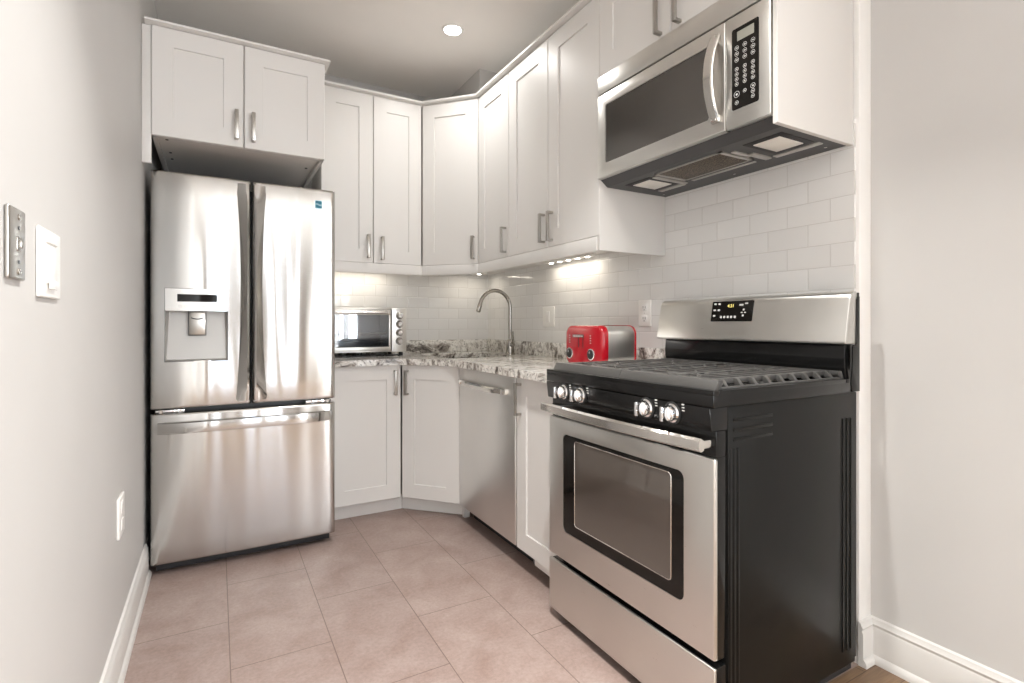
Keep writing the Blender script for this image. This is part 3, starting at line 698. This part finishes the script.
for i in range(n+1):
    t = i/n; y = .917+(1.655-.917)*t; s_ = 1-(2*t-1)**2; x = 1.062-.016*s_
    secs.append([(x-.006, y, .790), (x+.004, y, .784), (x+.014, y, .788), (x+.014, y, .812), (x+.002, y, .819), (x-.006, y, .813)])
bm = loft(BM(), secs)
for y0 in (.922, 1.626): box(bm, 1.062, 1.125, y0, y0+.026, .789, .811, .004)
obj('handle', bm, M['polish'], od)
# control panel
bm = BM(); prism(bm, [(1.098, .833), (1.090, .894), (1.17, .894), (1.17, .833)], GY0+.001, GY1+.001, 'Y', .003)
cp = obj('control_panel', bm, M['black'], r)
for y in (1.555, 1.455, 1.138, 1.039):
    z = .864; xf = 1.0935
    kb = obj('knob', lathe(BM(), [(.026, -.002), (.027, .004), (.022, .009), (.021, .022), (.019, .025), (.002, .025)], (xf, y, z), '-X', 26), M['chrome'], cp)
    bm = BM(); box(bm, xf-.046, xf-.020, y-.0055, y+.0055, z-.021, z+.021, .004); obj('grip', bm, M['chrome'], kb)
    obj('skirt', lathe(BM(), [(.031, -.001), (.031, .003), (.026, .005), (.002, .005)], (xf, y, z), '-X', 26), M['rubber'], kb)
    bm = BM()
    for dz in (.012, .020, .028): box(bm, xf-.0016-dz*.13, xf+.004, y-.044, y-.036, z+dz-.0015, z+dz+.0015)
    obj('dial_print', bm, M['print'], cp)
# cooktop tray with raised rim
bm = BM(); box(bm, 1.090, 1.715, .900, 1.668, .8955, .929, .004)
for a in ((1.090, 1.113, .900, 1.668), (1.69, 1.715, .900, 1.668), (1.113, 1.69, .900, .921), (1.113, 1.69, 1.647, 1.668)): box(bm, a[0], a[1], a[2], a[3], .925, .939, .003)
ck = obj('cooktop', bm, M['black'], r)
for x in (1.26, 1.55):
    for y in (1.095, 1.475):
        bn = obj('burner', lathe(BM(), [(.055, 0), (.055, .006), (.040, .010), (.040, .018), (.002, .018)], (x, y, .9285)), M['nickel'], ck)
        obj('burner_cap', lathe(BM(), [(.036, .0182), (.038, .021), (.036, .0255), (.002, .026)], (x, y, .9285)), M['iron'], bn)
def grate(y0, y1):
    bm = BM(); x0, x1 = 1.112, 1.705; zt, zb = .963, .938
    b = .016; sl = .014
    # sloping outer frame
    def bar(pts_lo, pts_hi):
        loft(bm, [pts_lo, pts_hi])
    prism(bm, [(x0, zb), (x0+sl, zt), (x0+sl+.020, zt), (x0+sl+.020, zt-.010), (x0+.018, zb)], y0+.0005, y1-.0005, 'Y', .0012)
    prism(bm, [(x1, zb), (x1-sl, zt), (x1-sl-.020, zt), (x1-sl-.020, zt-.010), (x1-.018, zb)], y0+.0005, y1-.0005, 'Y', .0012)
    nb = 9
    for i in range(nb):
        x = x0+.055+(x1-x0-.11)*i/(nb-1)
        prism(bm, [(y0, zb), (y0+.020, zt-.001), (y1-.020, zt-.001), (y1, zb), (y1-.010, zb), (y1-.028, zt-.014), (y0+.028, zt-.014), (y0+.010, zb)], x-.006, x+.006, 'X', .001)
    for y in (y0+.034, (y0+y1)/2, y1-.034): box(bm, x0+.02, x1-.02, y-.007, y+.007, zt-.014, zt, .0015)
    for s_ in (0, 1):
        y = y0+.006 if s_ == 0 else y1-.006; box(bm, x0+.006, x1-.006, y-.005, y+.005, zb, zb+.006, .001)
    for (cx_, cy_) in ((1.26, (y0+y1)/2), (1.55, (y0+y1)/2)):
        for k_ in range(4):
            a = pi/4+k_*pi/2; p0 = Vector((cx_+cos(a)*.02, cy_+sin(a)*.02, zt-.006)); p1 = Vector((cx_+cos(a)*.085, cy_+sin(a)*.085, zt-.006))
            tube(bm, [p0, p1], .006, 6)
    return bm
obj('grate', grate(.914, 1.2838), M['iron'], ck); obj('grate', grate(1.2842, 1.654), M['iron'], ck)
# backguard
bg_ = obj('back_riser', prism(BM(), [(1.722, .8955), (1.714, 1.0), (1.716, 1.044), (GB, 1.044), (GB, .8955)], .918, 1.672, 'Y', .003), M['black'], r, 'glossy black riser')
pr_ = [(1.692, 1.046), (1.690, 1.052), (1.716, 1.190), (1.722, 1.203), (1.735, 1.212), (1.757, 1.213), (1.757, 1.046)]
hd = obj('backguard', prism(BM(), pr_, .902, 1.700, 'Y', .005), M['steel'], r)
bm = BM(); prism(bm, [(1.725, .897), (1.718, .93), (1.728, .97), (1.728, 1.04), (1.748, 1.045), (1.748, 1.185), (1.756, 1.196), (GB-.004, 1.196), (GB-.004, .897)], .9005, .9045, 'Y', .001); box(bm, 1.758, GB, .9045, 1.70, 1.046, 1.208)
obj('backguard_cap', bm, M['black'], r)
# slanted display: helper to place marks on the sloping face
sx0, sz0, sx1, sz1 = 1.690, 1.052, 1.716, 1.190
sn = Vector((sz0-sz1, 0, sx1-sx0)).normalized(); su = Vector((sx1-sx0, 0, sz1-sz0)).normalized()
def slab_on_face(y0, y1, z0, z1, out, inn=.004, rr=.004):
    bm = BM(); A, B_ = [], []
    for y, z in rrect(y0, y1, z0, z1, rr, 4):
        p = Vector((sx0, y, sz0)) + su*((z-sz0)/su.z); A.append(p+sn*out); B_.append(p-sn*inn)
    return loft(bm, [A, B_])
dp = obj('display_panel', slab_on_face(1.236, 1.419, 1.119, 1.197, .0012), M['glassblack'], hd)
def mark(y, z, w_, h, name='button', m_='print'):
    return obj(name, slab_on_face(y-w_/2, y+w_/2, z-h/2, z+h/2, .0018, .0, min(w_, h)*.35), M[m_], dp)
for y, z in ((1.405, 1.187), (1.386, 1.187), (1.405, 1.163), (1.386, 1.163), (1.405, 1.141)): mark(y, z, .011, .007)
for y in (1.372, 1.357, 1.341, 1.326, 1.310): mark(y, 1.136, .0095, .009)
mark(1.287, 1.181, .018, .006); mark(1.266, 1.186, .013, .006, m_='greyprint'); mark(1.275, 1.163, .008, .007); mark(1.282, 1.152, .008, .004); mark(1.268, 1.152, .008, .004); mark(1.276, 1.141, .008, .007)
p = Vector((sx0, 1.333, sz0)) + su*((1.178-sz0)/su.z)+sn*.0016
obj('clock_digits', text_bm('4:21', .017, p, (0, -1, 0), su), M['amber'], dp)

# ------------------------------------------------------------------ counter appliances
r = thing('toaster_oven', 'stainless toaster oven with four round knobs on the counter beside the fridge', 'toaster oven', (.8, 3.35, CT+.0005))
X0, X1, Y0, Y1, Z0, Z1 = .560, 1.058, 3.252, 3.555, .934, 1.210
bm = BM(); box(bm, X0, X1, Y0+.012, Y1, Z0, Z0+.012, .004); box(bm, X0, X1, Y0+.012, Y1, Z1-.010, Z1, .004); box(bm, X0, X0+.010, Y0+.012, Y1, Z0, Z1, .003); box(bm, .966, X1, Y0+.012, Y1, Z0, Z1, .006); box(bm, X0, X1, Y1-.01, Y1, Z0, Z1, .003)
obj('body', bm, M['steel'], r)
obj('interior', box(BM(), X0+.012, .964, Y1-.018, Y1-.012, Z0+.012, Z1-.012), M['hoodmetal'], r)
bm = BM()
for z in (1.045, 1.0, .962):
    for k_ in range(2 if z < 1.0 else 9): tube(bm, [(X0+.012, Y0+.03+.024*k_, z), (.964, Y0+.03+.024*k_, z)], .002, 6)
obj('rack', bm, M['chrome'], r)
bm = BM(); box(bm, X0+.03, .945, Y0+.04, Y1-.03, 1.048, 1.056, .002); obj('baking_tray', bm, M['nickel'], r)
fp = obj('control_face', box(BM(), .962, X1, Y0, Y0+.014, Z0, Z1, .004, 3), M['steel'], r)
for z in (1.164, 1.110, 1.056, 1.002):
    kb = obj('knob', lathe(BM(), [(.0215, -.002), (.0215, .006), (.017, .009), (.0165, .024), (.014, .027), (.002, .027)], (1.012, Y0, z), '-Y', 26), M['nickel'], fp)
    obj('skirt', lathe(BM(), [(.0235, -.001), (.0235, .002), (.002, .002)], (1.012, Y0, z), '-Y', 26), M['rubber'], kb)
bm = BM()
for a in ((X0, .956, 1.168, 1.200), (X0, .956, .944, .968), (X0, X0+.016, .968, 1.168), (.944, .956, .968, 1.168)): box(bm, a[0], a[1], Y0-.002, Y0+.012, a[2], a[3], .002)
dd = obj('door', bm, M['steel'], r)
obj('door_gap', box(BM(), .956, .962, Y0+.004, Y0+.013, .944, 1.200), M['dark'], r)
obj('glass', box(BM(), X0+.016, .944, Y0+.002, Y0+.006, .968, 1.168), M['tovglass'], dd)
bm = BM(); tube(bm, [(X0+.03, Y0-.030, 1.182), (.930, Y0-.030, 1.182)], .009, 12)
for x in (X0+.05, .905): tube(bm, [(x, Y0+.002, 1.182), (x, Y0-.028, 1.182)], .006, 8)
obj('handle', bm, M['polish'], dd)
for x in (X0+.03, 1.03):
    for y in (Y0+.03, Y1-.03): obj('foot', cyl(BM(), (x, y, (CT+.0008+Z0+.002)/2), .013, Z0+.002-CT-.0008, seg=16), M['rubber'], r)
bm = BM(); pts = [(.900+.012*i+.01*sin(i*1.9), 3.222+.018*sin(i*1.3), CT+.0052+.004*(1+sin(i*2.1))*.5) for i in range(9)]
tube(bm, pts, .004, 8); tube(bm, [(.86+.02*i, 3.235+.006*sin(i*2.2), CT+.0052+.003*(i % 2)) for i in range(6)], .004, 8)
tag(obj('power_cord', bm, M['rubber']), 'black power cord bunched on the counter in front of the toaster oven', 'cord')

r = thing('toaster', 'red four-slice toaster with brushed steel sides beside the range', 'toaster', (1.55, 1.93, CT+.0005))
tx0, tx1, ty0, ty1, tz0, tz1 = 1.470, 1.672, 1.802, 2.084, CT+.012, 1.104
def toaster_sec(x, gro, top): return [(x, y, z) for y, z in rrect(ty0-gro, ty1+gro, tz0, top, .042, 7)[:16]] + [(x, ty0-gro, tz0), (x, ty1+gro, tz0)]
def tsec(x, g): 
    p = rrect(ty0+g, ty1-g, tz0+g*.3, tz1-g, .042-g*.6, 7)
    return [(x, y, z if z > tz0+.06 else max(tz0, z-.0)) for y, z in p]
bm = BM(); loft(bm, [tsec(tx0, .012), tsec(tx0+.004, .005), tsec(tx0+.012, .001), tsec(tx0+.022, 0), tsec(tx0+.034, 0)]); fr_ = obj('front_shell', bm, M['red'], r, 'glossy red front end', angle=50)
bm = BM(); loft(bm, [tsec(tx0+.034, .003), tsec(tx1-.012, .003)]); obj('sleeve', bm, M['steel_dw'], r, 'brushed steel sleeve', angle=50)
bm = BM(); loft(bm, [tsec(tx1-.012, 0), tsec(tx1-.004, .001), tsec(tx1, .008)]); obj('rear_shell', bm, M['red'], r, 'glossy red rear end', angle=50)
bm = BM(); box(bm, tx0+.015, tx1-.01, ty0+.012, ty1-.012, CT+.0008, tz0+.004, .003); obj('base', bm, M['charcoal'], r)
for y in (1.858, 1.918, 1.978, 2.038): obj('bread_slot', box(BM(), tx0+.048, tx1-.024, y-.013, y+.013, tz1-.0035, tz1-.0022), M['dark'], r)
for y in (1.880, 2.042):
    z = .972
    k_ = obj('dial', lathe(BM(), [(.026, -.004), (.026, .005), (.022, .007), (.019, .004), (.002, .004)], (tx0+.001, y, z), '-X', 26), M['chrome'], fr_)
    q = obj('dial_cap', lathe(BM(), [(.0195, .003), (.0195, .010), (.016, .012), (.002, .012)], (tx0+.001, y, z), '-X', 22), M['rubber'], k_)
    obj('pointer', box(BM(), tx0-.0125, tx0-.009, y-.0012, y+.0012, z+.004, z+.014), M['print'], q)
for y in (1.942, 1.975): obj('lever_slot', box(BM(), tx0-.0004, tx0+.004, y-.003, y+.003, 1.0, 1.062), M['reddark'], fr_)
bd = obj('badge', box(BM(), tx0-.002, tx0+.004, 1.935, 2.022, 1.047, 1.061, .002), M['reddark'], fr_)
bm = BM()
for i in range(9):
    y = 2.014-.0085*i; h_ = (.003, .0036, .0028, .0036)[i % 4]; box(bm, tx0-.0026, tx0-.0015, y-.0058, y, 1.054-h_, 1.054+h_*.6)
obj('badge_lettering', bm, M['plastic'], bd)
for y in (1.886, 2.045):
    bm = BM()
    for z in (1.023, 1.034, 1.045, 1.056): box(bm, tx0-.0006, tx0+.004, y-.004, y+.004, z-.0016, z+.0016)
    obj('button_print', bm, M['print'], fr_)
obj('side_print', box(BM(), 1.565, 1.61, ty0+.0022, ty0+.004, .938, .9415), M['plastic'], r)

# ------------------------------------------------------------------ wall plates
def plate(name, label, cat, axis, wall, sgn, u0, u1, z0, z1, m_, th=.007):
    """wall plate on a wall x = wall facing sgn"""
    r = thing(name, label, cat, (wall, (u0+u1)/2, z0))
    a, b = sorted((wall+sgn*.0003, wall+sgn*th))
    obj('cover_plate', box(BM(), a, b, u0, u1, z0, z1, .0025, 3), m_, r); return r
def onp(root, name, wall, sgn, th, o, u0, u1, z0, z1, m_, bev=.0008):
    a, b = sorted((wall+sgn*(th-.002), wall+sgn*(th+o))); return obj(name, box(BM(), a, b, u0, u1, z0, z1, bev), m_, root)
r = plate('light_switch', 'white rocker switch plate on the tiles behind the faucet', 'switch', 'x', TR, -1, 2.676, 2.806, 1.093, 1.219, M['plastic'])
onp(r, 'rocker', TR, -1, .007, .004, 2.722, 2.760, 1.122, 1.190, M['white'])
r = plate('outlet', 'white double outlet on the tiles between toaster and backguard', 'outlet', 'x', TR, -1, 1.853, 1.937, 1.099, 1.226, M['plastic'])
for zc in (1.136, 1.189):
    q = onp(r, 'socket', TR, -1, .007, .002, 1.877, 1.913, zc-.017, zc+.017, M['white'])
    for y in (1.888, 1.902): onp(q, 'slot', TR, -1, .009, .0006, y-.0015, y+.0015, zc-.004, zc+.008, M['dark'], 0)
    onp(q, 'ground_hole', TR, -1, .009, .0006, 1.8925, 1.8975, zc-.013, zc-.008, M['dark'], 0)
onp(r, 'screw', TR, -1, .007, .001, 1.893, 1.897, 1.1605, 1.1645, M['nickel'])
# chrome plate with a key switch, on the left wall
r = thing('switch_plate', 'thick polished steel plate on the left wall, nearest the viewer', 'switch', (WALL_L, 1.05, 1.18))
obj('cover_plate', box(BM(), WALL_L+.0003, WALL_L+.007, 1.044, 1.120, 1.177, 1.287, .003, 3), M['nickel'], r)
def lp(root, name, o0, o1, y0, y1, z0, z1, m_, bev=.001): return obj(name, box(BM(), WALL_L+o0, WALL_L+o1, y0, y1, z0, z1, bev), m_, root)
for z in (1.274, 1.189): obj('screw', cyl(BM(), (WALL_L+.0075, 1.085, z), .005, .003, 'X', 14), M['tapmetal'], r)
for z in (1.257, 1.204): obj('screw', cyl(BM(), (WALL_L+.0072, 1.085, z), .003, .002, 'X', 12), M['fbody'], r)
tg = lp(r, 'toggle_surround', .006, .0085, 1.075, 1.093, 1.221, 1.243, M['tapmetal']); lp(tg, 'toggle', .008, .0125, 1.080, 1.088, 1.225, 1.238, M['nickel'], .002)
r = thing('light_switch', 'white dimmer switch plate on the left wall beside the steel plate', 'switch', (WALL_L, 1.25, 1.15))
obj('cover_plate', box(BM(), WALL_L+.0003, WALL_L+.006, 1.200, 1.341, 1.156, 1.281, .004, 3), M['plastic'], r)
rk = lp(r, 'paddle', .005, .009, 1.240, 1.302, 1.182, 1.252, M['plastic'], .002); lp(rk, 'dimmer_slider', .008, .0115, 1.248, 1.294, 1.172, 1.188, M['white'], .002)
lp(r, 'top_bar', .005, .0095, 1.236, 1.306, 1.256, 1.268, M['plastic'], .002)
r = thing('outlet', 'white outlet low on the left wall near the refrigerator', 'outlet', (WALL_L, 2.09, .428))
obj('cover_plate', box(BM(), WALL_L+.0003, WALL_L+.009, 2.040, 2.145, .428, .556, .003, 3), M['plastic'], r)
for zc in (.465, .520): lp(r, 'socket', .008, .011, 2.073, 2.111, zc-.017, zc+.017, M['white'])

# ceiling downlights
for i, (x, y) in enumerate(DOWNLIGHT_AND_FILLS[:1]):
    r = thing('ceiling_light', 'small round recessed light glowing in the ceiling', 'light', (x, y, CEIL))
    obj('trim_ring', lathe(BM(), [(.045, 0), (.060, 0), (.058, -.004), (.049, -.007), (.045, -.004)], (x, y, CEIL-.0005)), M['white'], r)
    obj('lens', cyl(BM(), (x, y, CEIL-.006), .046, .006, seg=36), M['lamp'], r)
